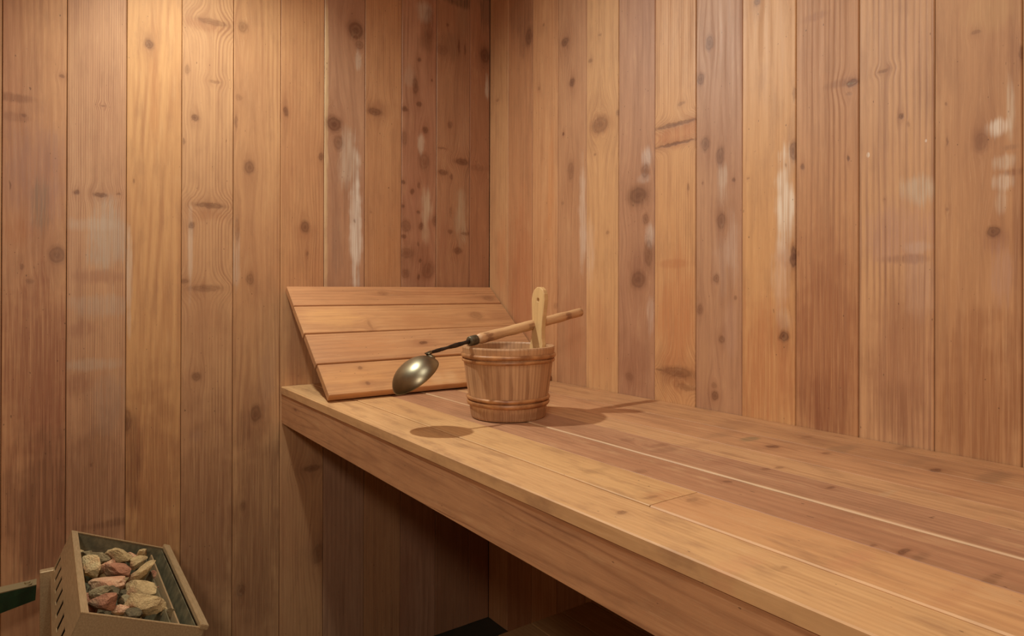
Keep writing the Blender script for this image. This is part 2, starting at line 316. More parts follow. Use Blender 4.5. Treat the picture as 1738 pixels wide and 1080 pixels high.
for k in range(len(LY)-1):
    a, b = LY[k], LY[k+1]
    p = dict(LP.get(k, plain)); kn = feats(p.pop('knots', ()), 0, 0.0, 1, 2); st = feats(p.pop('stains_and_shading', ()), 0, 0.0, 1, 2)
    mt = wood('left_wall_cedar_%d' % k, knots=kn, stains_and_shading=st, seed=k*1.7+2, org=((a+b)/2, ZB+.3), **p)
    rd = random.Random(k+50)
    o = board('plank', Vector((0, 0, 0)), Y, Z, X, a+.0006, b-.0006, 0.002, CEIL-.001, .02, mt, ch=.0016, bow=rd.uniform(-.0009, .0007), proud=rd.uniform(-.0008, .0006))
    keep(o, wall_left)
# ---- right wall planks
RX = [0.0, .1162, .2528, .3853, .5183, .6519, .7858, .9195, 1.0516, 1.1838, 1.3168, 1.4519, 1.5824, 1.7140, 1.8455, 1.977, 2.1085, 2.24, 2.3715, 2.503, 2.6345, 2.75]
RP = {
 0: dict(light=(206, 150, 102), dark=(170, 114, 74), freq=90, contrast=.35, blotch=.3, tone=(186, 124, 84), knots=[(845, 170, 3, 3, .4)], stains_and_shading=[(850, 30, 16, 50, (170, 116, 80), .4), (852, 430, 8, 60, (196, 120, 76), .4)]),
 1: dict(light=(186, 124, 82), dark=(146, 92, 60), freq=130, contrast=.35, blotch=.4, tone=(160, 100, 66), knots=[(898, 62, 6, 17, .75)], stains_and_shading=[(885, 20, 22, 60, (124, 84, 60), .55), (890, 70, 14, 30, (128, 84, 58), .5), (885, 500, 20, 160, (176, 104, 66), .5)]),
 2: dict(light=(204, 146, 100), dark=(180, 112, 66), freq=80, contrast=.6, cat=(.01, .02, .03), wav=.01, blotch=.25, tone=(184, 118, 74), knots=[(915, 150, 2, 3, .4), (923, 42, 2, 3, .4), (944, 520, 5, 6, .3)], stains_and_shading=[(935, 330, 6, 120, (196, 120, 66), .4)]),
 3: dict(light=(188, 134, 96), dark=(148, 98, 66), freq=110, contrast=.4, blotch=.35, tone=(164, 108, 74),
      knots=[(959, 71, 7, 8, .8), (971, 140, 5, 8, .85), (956, 227, 2, 3, .9), (969, 290, 6, 18, .5), (955, 345, 3, 3, .3), (963, 72, 2, 14, .3)], stains_and_shading=[(989, 370, 7, 100, (214, 184, 160), .75), (975, 560, 18, 70, (172, 104, 68), .4), (965, 40, 10, 40, (160, 106, 72), .3)]),
 4: dict(light=(220, 166, 112), dark=(178, 124, 82), freq=170, contrast=.5, cat=(-.2, .03, 0), wav=.003, blotch=.2, tone=(196, 138, 94),
      knots=[(1018, 212, 16, 16, .6), (1018, 213, 9, 9, .25), (1002, 103, 3, 4, .5), (1048, 192, 3, 6, .5), (1018, 60, 3, 2, .4), (1010, 262, 2, 2, .5), (1031, 395, 3, 3, .4)],
      stains_and_shading=[(1018, 212, 22, 20, (188, 124, 78), .5), (1000, 430, 10, 60, (220, 184, 156), .45), (1020, 580, 26, 80, (190, 124, 82), .4)]),
 5: dict(light=(180, 128, 98), dark=(140, 94, 70), freq=110, contrast=.35, cat=(.02, .03, .01), wav=.008, blotch=.45, tone=(156, 106, 84),
      knots=[(1083, 332, 17, 16, .75), (1095, 290, 8, 14, .6), (1083, 475, 14, 16, .7), (1101, 430, 8, 28, .6), (1096, 372, 6, 10, .6), (1068, 640, 8, 8, .35)],
      stains_and_shading=[(1083, 332, 28, 24, (140, 98, 68), .6), (1098, 268, 10, 22, (212, 188, 172), .75), (1103, 400, 8, 24, (214, 188, 168), .7), (1093, 303, 12, 10, (204, 176, 158), .5), (1090, 450, 22, 40, (140, 92, 70), .5), (1104, 535, 7, 34, (210, 178, 156), .55), (1075, 620, 30, 60, (140, 86, 60), .4)]),
 6: dict(light=(216, 158, 104), dark=(178, 118, 74), freq=140, contrast=.5, wav=.003, blotch=.25, tone=(190, 122, 78),
      knots=[(1147, 211, 42, 4, .75), (1147, 244, 38, 3, .8), (1157, 176, 6, 3, .4), (1168, 318, 2, 6, .5), (1150, 632, 30, 10, .6), (1165, 658, 20, 6, .4), (1120, 628, 8, 2, .6)],
      stains_and_shading=[(1147, 228, 50, 22, (184, 114, 70), .75), (1145, 448, 36, 8, (178, 112, 70), .5), (1150, 540, 40, 130, (192, 116, 70), .5), (1150, 640, 40, 20, (142, 86, 54), .5)]),
 7: dict(light=(188, 138, 104), dark=(150, 102, 76), freq=90, contrast=.4, cat=(.02, .03, .01), wav=.012, blotch=.4, tone=(168, 116, 90),
      knots=[(1204, 73, 8, 14, .65), (1189, 134, 7, 11, .7), (1197, 245, 8, 14, .65), (1222, 266, 8, 17, .65), (1224, 376, 8, 16, .65), (1216, 473, 6, 10, .6), (1188, 525, 6, 10, .5), (1225, 576, 6, 7, .6), (1213, 672, 7, 9, .75), (1245, 306, 3, 4, .7), (1192, 312, 2, 3, .5), (1248, 505, 3, 4, .5), (1212, 655, 5, 6, .4)],
      stains_and_shading=[(1226, 308, 10, 30, (218, 192, 168), .65), (1243, 420, 14, 60, (208, 176, 154), .5), (1224, 330, 14, 30, (196, 160, 134), .4), (1225, 440, 16, 60, (198, 162, 138), .45), (1240, 560, 14, 60, (190, 146, 122), .4), (1195, 620, 12, 60, (200, 150, 106), .4)]),
 8: dict(light=(222, 164, 106), dark=(190, 130, 80), freq=60, contrast=.4, cat=(-.01, .02, .03), wav=.01, blotch=.2, tone=(204, 140, 84),
      knots=[(1286, 2, 6, 9, .7), (1347, 256, 7, 18, .75), (1347, 436, 6, 22, .95), (1331, 572, 9, 10, .95), (1270, 303, 3, 2, .4), (1334, 279, 2, 3, .5), (1348, 160, 3, 14, .4)],
      stains_and_shading=[(1333, 350, 18, 95, (238, 214, 188), .95), (1325, 470, 16, 80, (222, 186, 158), .6), (1331, 545, 14, 24, (216, 182, 150), .6), (1335, 440, 16, 20, (186, 136, 106), .5), (1300, 620, 60, 130, (182, 112, 70), .6), (1335, 620, 20, 60, (184, 118, 78), .4)]),  # long white strip paints a gloss reflection
 9: dict(light=(196, 138, 92), dark=(150, 96, 62), freq=85, contrast=.65, cat=(-.3, .03, 0), wav=.004, blotch=.3, tone=(166, 104, 66), sharp=3,
      knots=[(1446, 141, 13, 6, .85), (1440, 268, 3, 6, .8), (1363, 283, 3, 6, .7), (1441, 160, 5, 4, .4), (1355, 430, 2, 5, .3)],
      stains_and_shading=[(1425, 142, 30, 9, (140, 90, 60), .6), (1385, 28, 26, 8, (156, 102, 70), .5), (1400, 580, 70, 190, (146, 86, 56), .65), (1444, 142, 8, 2, (224, 196, 150), -.8), (1400, 690, 60, 50, (130, 74, 48), .45)]),  # thin pale sliver on the knot is a painted highlight
 10: dict(light=(216, 164, 118), dark=(156, 108, 80), freq=85, contrast=.9, cat=(-.3, .03, 0), wav=.005, blotch=.25, tone=(192, 136, 104), sharp=2.5, rough=.42,
      knots=[(1529, 197, 4, 5, .8), (1498, 121, 10, 3, .5), (1541, 212, 2, 5, .3), (1500, 340, 2, 2, .3)],
      stains_and_shading=[(1560, 320, 34, 28, (206, 184, 158), .7), (1520, 400, 70, 60, (186, 140, 120), .55), (1560, 420, 30, 12, (206, 172, 150), .5), (1540, 440, 50, 9, (140, 96, 76), .6), (1530, 620, 70, 140, (152, 98, 70), .6), (1571, 239, 2, 3, (240, 220, 200), -.9), (1473, 263, 2, 4, (240, 220, 200), -.9), (1590, 240, 2, 4, (240, 220, 200), -.9), (1560, 480, 40, 60, (200, 160, 136), .4), (1520, 700, 50, 60, (120, 74, 50), .3)]),  # pale grey and pinkish patches hold the plank's gloss reflection as colour
 11: dict(light=(198, 144, 98), dark=(158, 106, 70), freq=60, contrast=.3, cat=(.02, .03, .02), wav=.014, blotch=.35, tone=(170, 112, 74),
      knots=[(1687, 393, 11, 11, .8), (1605, 178, 2, 3, .4), (1655, 55, 8, 4, .4), (1606, 240, 2, 7, .5), (1733, 90, 6, 14, .6), (1665, 240, 14, 18, .35), (1609, 355, 3, 3, .4)],
      stains_and_shading=[(1694, 215, 22, 17, (236, 214, 190), .95), (1705, 275, 24, 16, (216, 188, 160), .7), (1704, 308, 20, 16, (222, 196, 170), .7), (1698, 345, 12, 28, (216, 184, 154), .6), (1715, 180, 8, 60, (214, 186, 156), .6), (1665, 235, 20, 26, (150, 98, 64), .5), (1715, 250, 20, 6, (150, 106, 76), .5), (1722, 292, 22, 7, (144, 92, 60), .6),  # whitish patches and stripes carry a light reflection in the colour
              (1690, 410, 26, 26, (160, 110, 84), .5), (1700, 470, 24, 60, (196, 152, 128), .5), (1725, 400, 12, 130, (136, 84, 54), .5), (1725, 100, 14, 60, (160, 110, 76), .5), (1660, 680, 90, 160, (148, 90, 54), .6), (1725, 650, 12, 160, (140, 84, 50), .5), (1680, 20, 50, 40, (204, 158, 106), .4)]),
}
for k in range(len(RX)-1):
    a, b = RX[k], RX[k+1]
    p = dict(RP.get(k, plain)); kn = feats(p.pop('knots', ()), 1, 0.0, 0, 2); st = feats(p.pop('stains_and_shading', ()), 1, 0.0, 0, 2)
    mt = wood('right_wall_cedar_%d' % k, knots=kn, stains_and_shading=st, seed=k*2.3+40, org=((a+b)/2, ZB+.3), **p)
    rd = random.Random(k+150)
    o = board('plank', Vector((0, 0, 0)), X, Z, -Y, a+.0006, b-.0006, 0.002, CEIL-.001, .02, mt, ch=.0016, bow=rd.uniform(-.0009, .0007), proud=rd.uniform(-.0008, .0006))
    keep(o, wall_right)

# ------------------------------------------------------------------ upper bench
bench = empty('upper_bench', (1.3, -.37, 0), 'long slatted cedar bench fixed along the right wall, with a deep front board', 'bench')
D = [0.0, .054, .15, .2668, .3508, .4498, .5459, .6471, .7383]       # distances of the seams from the wall
BX1 = ROOM_X-.001
def bfe(l): return feats(l, 2, ZB, 1, 0)
BP = [
 (dict(light=(206, 150, 102), dark=(164, 108, 70), freq=90, contrast=.4, blotch=.3, tone=(176, 116, 74)), [(1598, 762, 40, 4, .35)], [(1560, 752, 120, 5, (128, 84, 54), .5)], 0.0, None),
 (dict(light=(204, 148, 100), dark=(160, 106, 70), freq=80, contrast=.4, blotch=.45, tone=(166, 112, 78)), [(1588, 798, 20, 5, .85), (1048, 657, 8, 3, .5), (1370, 742, 20, 3, .3)],
   [(1250, 722, 120, 10, (156, 108, 76), .5), (1680, 812, 120, 16, (136, 100, 70), .55), (1430, 762, 60, 8, (140, 106, 76), .5), (1540, 790, 90, 10, (150, 108, 76), .4), (1060, 690, 60, 6, (170, 116, 74), .3)], .0004, None),
 (dict(light=(206, 148, 102), dark=(160, 106, 72), freq=80, contrast=.4, blotch=.4, tone=(172, 112, 76)), [(1311, 758, 16, 4, .9), (1402, 769, 14, 3, .5), (1236, 800, 16, 4, .01)],
   [(1272, 745, 34, 5, (104, 104, 72), .7), (1220, 738, 60, 6, (150, 110, 76), .4), (1600, 845, 140, 10, (178, 118, 80), .4), (1130, 695, 40, 5, (140, 90, 56), .5)], .0, None),
 (dict(light=(218, 164, 114), dark=(174, 122, 82), freq=90, contrast=.4, blotch=.25, tone=(194, 140, 100)), [(1322, 794, 14, 3, .5)],
   [(1500, 840, 60, 5, (200, 160, 120), .5), (1180, 755, 60, 5, (180, 128, 92), .4), (1660, 890, 90, 8, (206, 140, 100), .4)], .0004, None),
 (dict(light=(188, 134, 98), dark=(150, 100, 72), freq=95, contrast=.4, blotch=.5, tone=(160, 106, 74)), [(1302, 797, 16, 3, .5), (1410, 829, 14, 3, .7), (1065, 748, 20, 4, .3), (1120, 757, 30, 3, .3)],
   [(1130, 765, 40, 5, (136, 92, 64), .5), (1230, 785, 70, 8, (160, 104, 74), .5), (1500, 865, 140, 14, (170, 122, 88), .4), (1650, 920, 90, 14, (160, 112, 78), .4)], .0016, None),
 (dict(light=(190, 134, 96), dark=(152, 100, 70), freq=90, contrast=.4, blotch=.5, tone=(166, 110, 76)), [(1536, 936, 26, 6, .9), (1235, 817, 10, 3, .7), (1085, 800, 22, 4, .3), (1250, 800, 3, 3, .3), (1482, 925, 10, 3, .5)],
   [(1560, 945, 50, 12, (128, 90, 62), .6), (1680, 985, 90, 12, (126, 84, 54), .6), (1380, 895, 120, 12, (174, 112, 76), .4), (1000, 785, 70, 8, (160, 106, 72), .4)], .0, None),
 (dict(light=(222, 170, 112), dark=(184, 132, 84), freq=100, contrast=.35, blotch=.35, tone=(196, 136, 88)), [(1105, 845, 22, 3, .4)],
   [(1010, 800, 50, 6, (160, 116, 76), .5), (1130, 842, 60, 14, (190, 124, 80), .6)], .001, (0, 1.3640)),
 (dict(light=(218, 160, 106), dark=(186, 128, 82), freq=80, contrast=.3, blotch=.45, tone=(200, 136, 92)), [(1175, 850, 16, 4, .4), (1430, 925, 10, 6, .01)],
   [(1190, 855, 30, 6, (176, 118, 74), .5), (1450, 950, 110, 18, (206, 140, 98), .5), (1620, 1010, 120, 24, (196, 134, 90), .4)], .001, (1.3655, BX1)),
 (dict(light=(222, 170, 114), dark=(180, 126, 78), freq=130, contrast=.35, blotch=.3, tone=(204, 150, 100)), [(1056, 870, 14, 4, .6), (1332, 963, 12, 4, .3), (905, 762, 2, 2, .01)],
   [(1320, 965, 30, 10, (170, 128, 84), .4), (1250, 960, 120, 20, (212, 150, 104), .5), (1500, 1040, 100, 30, (212, 156, 102), .4)], .0, None),
]
segs = [0, 1, 2, 3, 4, 5, 6, 6, 7]
THK = .021
WORN = (240, 202, 152)
EDGE = {4: [(-.4478, 1.3, .0034, 4, WORN, .55)], 6: [(-.6455, 1.3, .0022, 4, WORN, .3)], 7: [(-.6455, 1.3, .0026, 4, WORN, .28)]}   # pale worn arrises
for i, (p, kn, st, pr, rngx) in enumerate(BP):
    s = segs[i]; u1, u0 = -D[s]-(.0008 if s else .0015), -D[s+1]+(.0017 if s in (2, 3, 5) else .0008)
    x0, x1 = rngx or (.0015, BX1)
    mt = wood('bench_cedar_%d' % i, knots=bfe(kn), stains_and_shading=bfe(st)+EDGE.get(i, []), seed=i*1.9+90, org=((u0+u1)/2, 1.0), **p, rough=.52, mott=.5, kc=.12, cat=(.03 if i % 2 else -.06, .02, .012), wav=.008)
    o = board('bench_board', Vector((0, 0, ZB)), Y, X, Z, u0, u1, x0, x1, THK, mt, ch=(.0018 if i in (4, 7, 8) else .0008), bow=0.0004, proud=pr-.0008); keep(o, bench)
mt = wood('fascia_cedar', (200, 140, 94), (150, 96, 60), freq=85, contrast=1.0, cat=(-.015, .022, .030), wav=.02, blotch=.35, mott=.4, tone=(176, 112, 70), seed=77, org=(ZB-.06, .5), sharp=7,
          knots=feats([(525, 690, 4, 14, .35)], 1, -.7383, 2, 0) if False else [(ZB-.05, .13, .004, .012, .5)])
o = board('front_board', Vector((0, -.7355, 0)), Z, X, -Y, ZB-.109, ZB-THK-.0015, .0015, BX1, .03, mt, ch=.0012); keep(o, bench)
mb = tan(31)
o = board('wall_rail', Vector((0, -.04, 0)), Z, X, -Y, ZB-.11, ZB-THK-.001, .002, BX1, .035, mb); keep(o, bench)
for xx in (.02, .68, 1.35, 2.0, 2.66):
    o = board('cross_rail', Vector((xx+.035, 0, 0)), Z, Y, X, ZB-.10, ZB-THK-.001, -.7045, -.0415, .035, mb); keep(o, bench)

# ------------------------------------------------------------------ lower bench (only its far corner shows)
LZ = ZB-.55
lower = empty('lower_bench', (1.6, -.5, 0), 'low cedar step bench in the shadow under the long bench', 'bench')
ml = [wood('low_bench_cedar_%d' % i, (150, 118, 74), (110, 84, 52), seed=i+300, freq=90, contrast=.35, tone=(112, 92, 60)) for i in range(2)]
ys = [-.012, -.11, -.21, -.31, -.41, -.51, -.61, -.71, -.81, -.91]
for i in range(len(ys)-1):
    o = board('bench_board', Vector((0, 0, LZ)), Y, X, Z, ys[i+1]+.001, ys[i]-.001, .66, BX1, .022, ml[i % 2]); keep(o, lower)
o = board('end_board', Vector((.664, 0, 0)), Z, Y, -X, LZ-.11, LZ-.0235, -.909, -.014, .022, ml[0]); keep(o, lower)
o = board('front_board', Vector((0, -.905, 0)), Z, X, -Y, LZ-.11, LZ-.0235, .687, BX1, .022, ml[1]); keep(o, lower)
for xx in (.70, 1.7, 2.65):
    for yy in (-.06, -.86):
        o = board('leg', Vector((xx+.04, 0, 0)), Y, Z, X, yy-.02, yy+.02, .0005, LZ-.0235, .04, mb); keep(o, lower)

# ------------------------------------------------------------------ backrest
br = empty('backrest', (.2, -.36, ZB), 'slanted cedar backrest of four boards leaning on the left wall at the bench end', 'backrest')
slope = Vector((.353, 0, -.2813)); L = slope.length; S = slope.normalized(); NB = Vector((.2813, 0, .353)).normalized()
top = Vector((.012, 0, ZB+.2965))
fr = [(0.002, .199), (.208, .464), (.474, .730), (.7395, .985)]
bc = [(dict(light=(198, 134, 86), dark=(152, 96, 60)), [(650, 498, 10, 4, .3), (830, 507, 10, 5, .4)], [(690, 500, 60, 6, (150, 94, 60), .4), (750, 495, 60, 8, (178, 110, 70), .4)]),
      (dict(light=(208, 146, 94), dark=(160, 104, 64)), [(808, 536, 12, 7, .4), (628, 552, 3, 8, .3)], [(560, 540, 50, 18, (226, 166, 104), .6), (720, 545, 70, 14, (178, 116, 74), .5), (850, 535, 20, 12, (160, 104, 70), .4)]),
      (dict(light=(206, 146, 98), dark=(164, 108, 70)), [(718, 583, 8, 3, .85)], [(718, 582, 22, 8, (178, 118, 80), .4), (620, 590, 60, 14, (204, 138, 88), .5)]),
      (dict(light=(218, 156, 98), dark=(172, 112, 68)), [(612, 625, 4, 3, .6), (625, 651, 4, 3, .6), (560, 660, 2, 2, .01)], [(740, 640, 14, 12, (226, 180, 132), .4), (765, 640, 14, 14, (228, 184, 136), .4), (600, 640, 60, 18, (222, 158, 96), .4)])]
def bhit(l):
    out = []
    n = NB; c = n.dot(top)
    for (px, py, rx, ry, *rest) in l:
        def q(a, b):
            d = ray(a, b); return CAM + d*((c-n.dot(CAM))/n.dot(d))
        P, Q, T = q(px, py), q(px+rx, py), q(px, py+ry)
        f = lambda P: (P-top).dot(S)
        out.append((f(P), P.y, max(.002, abs(f(T)-f(P))), max(.002, abs(Q.y-P.y)), *rest))
    return out
for i, (a, b) in enumerate(fr):
    p, kn, st = bc[i]
    mt = wood('backrest_cedar_%d' % i, knots=bhit(kn), stains_and_shading=bhit(st), seed=i*2.7+130, org=((a+b)*L/2, -.3), freq=80, contrast=.45, cat=(.03, .02, .02), wav=.008, blotch=.4, tone=(180, 118, 74), **p)
    yl = [-.7255, -.7265, -.724, -.722][i]
    o = board('backrest_board', top + (NB*.0058 if i == 2 else NB*0), S, (Y + NB*.0075).normalized() if i == 2 else Y, NB, a*L, b*L, yl, -.006, .0185, mt, ch=.0018, bow=.0003, v_ch=.0015, proud=[.0, .0005, .0, .0005][i]); keep(o, br)
for yy in (-.62, -.12):
    o = board('batten', top - NB*.0185, Y, S, NB, yy-.02, yy+.02, .05*L, .90*L, .018, mb); keep(o, br)

# ------------------------------------------------------------------ bucket
BC = Vector((.750, -.445, ZB+.0016))
RB, RT, HB = .0845, .106, .1595
bucket = empty('bucket', BC, 'round wooden stave bucket with a tall ear handle, standing on the long bench', 'bucket')
lat = Vector((Rv.x, Rv.y, 0)).normalized(); dep = Vector((Fv.x, Fv.y, 0)).normalized()
def rad(z): return RB + (RT-RB)*(z/HB)
ang0 = math.atan2(lat.y, lat.x)
def polar(phi, r, z):           # phi measured from the camera's right towards the back
    d = lat*math.cos(phi) + dep*math.sin(phi); return Vector((d.x*r, d.y*r, z))
stave_mats = []
for i in range(4):
    mt = wood('bucket_pine_%d' % i, [(206, 160, 116), (202, 154, 110), (210, 164, 120), (200, 150, 106)][i], (146, 98, 62), freq=110, contrast=.55, wav=.004, blotch=.35,
              tone=(166, 112, 72), seed=i*5.3+170, org=(0, 0), cat=(-.1, .02, 0), sharp=2,
              stains_and_shading=[(0.012*(i-1.5), .075, .007, .05, (132, 84, 52), .6), (.0, .012, .06, .012, (140, 92, 58), .75), (.01, .145, .05, .012, (206, 150, 100), .5)])
    stave_mats.append(mt)
NS = 16; phi_ear = math.radians(36); TH = .0125
for k in range(NS):
    c = phi_ear + 2*PI*k/NS; hw = PI/NS-.0014
    is_ear = k == 0
    verts, uvs, faces = [], [], []
    zs = [0.0, .004, .03, .075, .12, HB-.003, HB]
    na = 5
    for z in zs:
        for s in range(na):
            ph = c-hw + 2*hw*s/(na-1)
            ins = (.0015 if z in (0.0, HB) else 0)
            for r in (rad(z)-ins, rad(z)-TH+ins):
                verts.append(polar(ph, r, z)); uvs.append(((s/(na-1)-.5)*2*hw*.1, z))
    def idx(i, s, o): return (i*na+s)*2+o
    for i in range(len(zs)-1):
        for s in range(na-1):
            faces += [(idx(i, s, 0), idx(i, s+1, 0), idx(i+1, s+1, 0), idx(i+1, s, 0)), (idx(i, s+1, 1), idx(i, s, 1), idx(i+1, s, 1), idx(i+1, s+1, 1))]
        faces += [(idx(i, 0, 1), idx(i, 0, 0), idx(i+1, 0, 0), idx(i+1, 0, 1)), (idx(i, na-1, 0), idx(i, na-1, 1), idx(i+1, na-1, 1), idx(i+1, na-1, 0))]
    for s in range(na-1):
        faces += [(idx(0, s, 1), idx(0, s+1, 1), idx(0, s+1, 0), idx(0, s, 0)), (idx(len(zs)-1, s, 0), idx(len(zs)-1, s+1, 0), idx(len(zs)-1, s+1, 1), idx(len(zs)-1, s, 1))]
    me = mesh('stave', verts, faces, uvs)
    link('stave', me, stave_mats[(k*7+k//3) % 4], bucket)
# bottom disc
bm = bmesh.new(); bmesh.ops.create_cone(bm, cap_ends=True, segments=40, radius1=RB-.010, radius2=RB-.009, depth=.01, matrix=Matrix.Translation((0, 0, .013)))
me = bpy.data.meshes.new('bottom'); bm.to_mesh(me); bm.free()
link('bottom', me, simple('bucket_bottom_wood', (140, 98, 62), .7, col2=(112, 76, 48)), bucket)
hoop_mat = simple('hoop_wood', (196, 142, 90), .42, var=.1, scale=25, col2=(140, 92, 54), bump=.1)
def hoop(z, rr, hz, name='hoop'):       # beaded wooden hoop
    n, m = 72, 8; verts, faces = [], []
    for i in range(n):
        a = 2*PI*i/n
        for j in range(m):
            b = 2*PI*j/m
            zz = z+hz*math.sin(b); wob = .0006*math.sin(a*3+z*80)
            verts.append(polar(a, rad(zz)+.0008+rr*(math.cos(b)), zz+wob))
    for i in range(n):
        for j in range(m):
            i2, j2 = (i+1) % n, (j+1) % m
            faces.append((i*m+j, i2*m+j, i2*m+j2, i*m+j2))
    me = mesh(name, verts, faces); bm = bmesh.new(); bm.from_mesh(me); bmesh.ops.recalc_face_normals(bm, faces=bm.faces); bm.to_mesh(me); bm.free()
    return link(name, me, hoop_mat, bucket, smooth=True)
hoop(.1395, .0045, .0052); hoop(.1285, .0035, .0042); hoop(.0445, .0042, .0046); hoop(.0335, .0045, .0058)
# ear
prof = [(-.0235, .128), (-.0235, .158), (-.0200, .172), (-.0185, .190), (-.0195, .212), (-.0225, .240), (-.0245, .262), (-.0225, .276), (-.0165, .286), (-.0065, .2925)]
prof = prof + [(-a, z) for a, z in reversed(prof)]
hole = [(.0042*math.cos(2*PI*k/12), .262+.0042*math.sin(2*PI*k/12)) for k in range(12)]
bm = bmesh.new()
def loop3(pts, off):
    tang = polar(phi_ear+PI/2, 1, 0); radl = polar(phi_ear, 1, 0); out = []
    for a, z in pts:
        r = rad(min(z, HB)) - TH - .0008 + off + max(0, z-HB)*.05
        out.append(bm.verts.new(tang*a + radl*r + Vector((0, 0, z))))
    return out
EO, EI = -.0002, -.0125
fo, ho, fi, hi_ = loop3(prof, EO), loop3(hole, EO), loop3(prof, EI), loop3(hole, EI)
for A_, H_ in ((fo, ho), (fi, hi_)):
    es = []
    for lp in (A_, H_):
        for k in range(len(lp)): es.append(bm.edges.new((lp[k], lp[(k+1) % len(lp)])))
    bmesh.ops.triangle_fill(bm, use_beauty=True, use_dissolve=False, edges=es)
for a_, b_ in ((fo, fi), (ho, hi_)):
    for k in range(len(a_)):
        k2 = (k+1) % len(a_); bm.faces.new((a_[k], a_[k2], b_[k2], b_[k]))
bmesh.ops.recalc_face_normals(bm, faces=bm.faces)
uvl = bm.loops.layers.uv.new('grain'); tg = polar(phi_ear+PI/2, 1, 0)
for f in bm.faces:
    for lo_ in f.loops: lo_[uvl].uv = (lo_.vert.co.dot(tg), lo_.vert.co.z)
me = bpy.data.meshes.new('ear_handle'); bm.to_mesh(me); bm.free()
ear = link('ear_handle', me, wood('ear_birch', (230, 188, 124), (206, 160, 98), freq=110, contrast=.3, blotch=.15, tone=(216, 170, 110), seed=201, rough=.45), bucket, label='pale yellow ear handle with a small hole')
md = ear.modifiers.new('bevel', 'BEVEL'); md.width = .0018; md.segments = 2; md.limit_method = 'ANGLE'; md.angle_limit = 1.0

# ------------------------------------------------------------------ ladle
def ld(px, py):                 # the ladle's axis runs away from the lens as it crosses the bucket
    return at(px, py, 1/(.6974-.000529*(px-797)))
tip, col1, col0, neck = ld(985.5, 530), ld(809, 576.5), ld(796, 580), ld(724, 600.5)
ladle = empty('ladle', ld(900, 553), 'ladle with a metal bowl and pale stick handle lying across the bucket rim', 'ladle')
def tube(name, pts, radii, mat, seg=14, uv=False, caps=True, twist=0.0):
    verts, faces, uvs = [], [], []
    n = len(pts); dist = 0
    for i, (p, r) in enumerate(zip(pts, radii)):
        a = pts[max(0, i-1)]; b = pts[min(n-1, i+1)]; d = (b-a).normalized()
        sx_ = d.cross(Z).normalized(); sy_ = sx_.cross(d)
        if i: dist += (p-pts[i-1]).length
        for k in range(seg):
            t_ = 2*PI*k/seg + twist*i
            rr = r*(1+(.18*math.cos(2*(t_-twist*i)) if twist else 0))
            verts.append(p + (sx_*math.cos(t_)+sy_*math.sin(t_))*rr); uvs.append((abs(k/seg-.5)*2*PI*r, dist))
    for i in range(n-1):
        for k in range(seg):
            k2 = (k+1) % seg; faces.append((i*seg+k, i*seg+k2, (i+1)*seg+k2, (i+1)*seg+k))
    if caps: faces += [tuple(range(seg-1, -1, -1)), tuple(range((n-1)*seg, n*seg))]
    me = mesh(name, verts, faces, uvs); bm = bmesh.new(); bm.from_mesh(me); bmesh.ops.recalc_face_normals(bm, faces=bm.faces); bm.to_mesh(me); bm.free()
    return link(name, me, mat, smooth=True)
hm = wood('stick_birch', (228, 180, 126), (196, 142, 92), freq=120, contrast=.3, blotch=.25, tone=(206, 150, 100), seed=220, rough=.45, knotcol=(134, 88, 58),
          knots=[(.033, .030, .005, .012, .9), (.026, .024, .005, .008, .8), (.034, .160, .004, .010, .8), (.026, .175, .005, .008, .8), (.030, .290, .006, .010, .9), (.027, .345, .005, .010, .6)], tilt=.1)
n = 26; pts = [col1.lerp(tip, i/(n-1)) for i in range(n)]; rads = []
for i in range(n):
    s = i/(n-1); rads.append(.0118+.0005*math.sin(s*19)+.0004*math.sin(s*41+1)-.0008*s)
rads[0] = .0096; rads[-1] = .0096; pts[-2] = pts[-1].lerp(pts[-3], .08)
o = tube('handle', pts, rads, hm, 18); keep(o, ladle)
dk = simple('blackened_steel', (52, 44, 38), .45, .7, .1, 80, (78, 66, 54)); cm = simple('collar_metal', (110, 100, 78), .5, .6, .1, 120, (80, 72, 56))
o = tube('collar', [col0, col0.lerp(col1, .08), col0.lerp(col1, .5), col0.lerp(col1, .92), col1], [.0095, .0108, .0112, .0112, .0104], cm, 20); keep(o, ladle)
m_ = 22; o = tube('rod', [neck.lerp(col0, i/(m_-1)) for i in range(m_)], [.0030+.0022*(i/(m_-1)) for i in range(m_)], dk, 10, twist=.35); keep(o, ladle)
# bowl: opening turned down and away, convex back to the viewer
bowl_c = at(706.5, 640, 1/(.6974-.000529*(706-797)))
nrm = (Rv*.50 - Uv*.80 + Fv*.32).normalized()
ax1 = (neck-bowl_c); ax1 = (ax1 - nrm*ax1.dot(nrm)).normalized(); ax2 = nrm.cross(ax1)
verts, faces = [], []; NR, NA = 16, 48; RBW, DP, TK = .0545, .035, .0012
for shell in (0, 1):
    for i in range(NR+1):
        th = (PI/2)*i/NR
        for k in range(NA):
            a = 2*PI*k/NA; r = (RBW-shell*TK)*math.sin(th)**.82; h = (DP-shell*TK)*math.cos(th)**1.25
            if i == NR: h = 0
            verts.append(bowl_c + (ax1*math.cos(a)+ax2*math.sin(a))*r - nrm*h)
for shell in (0, 1):
    o_ = shell*(NR+1)*NA
    for i in range(NR):
        for k in range(NA):
            k2 = (k+1) % NA; f = (o_+i*NA+k, o_+i*NA+k2, o_+(i+1)*NA+k2, o_+(i+1)*NA+k); faces.append(f if shell else f[::-1])
for k in range(NA):
    k2 = (k+1) % NA; faces.append((NR*NA+k, NR*NA+k2, (2*NR+1)*NA+k2, (2*NR+1)*NA+k))
me = mesh('bowl', verts, faces)
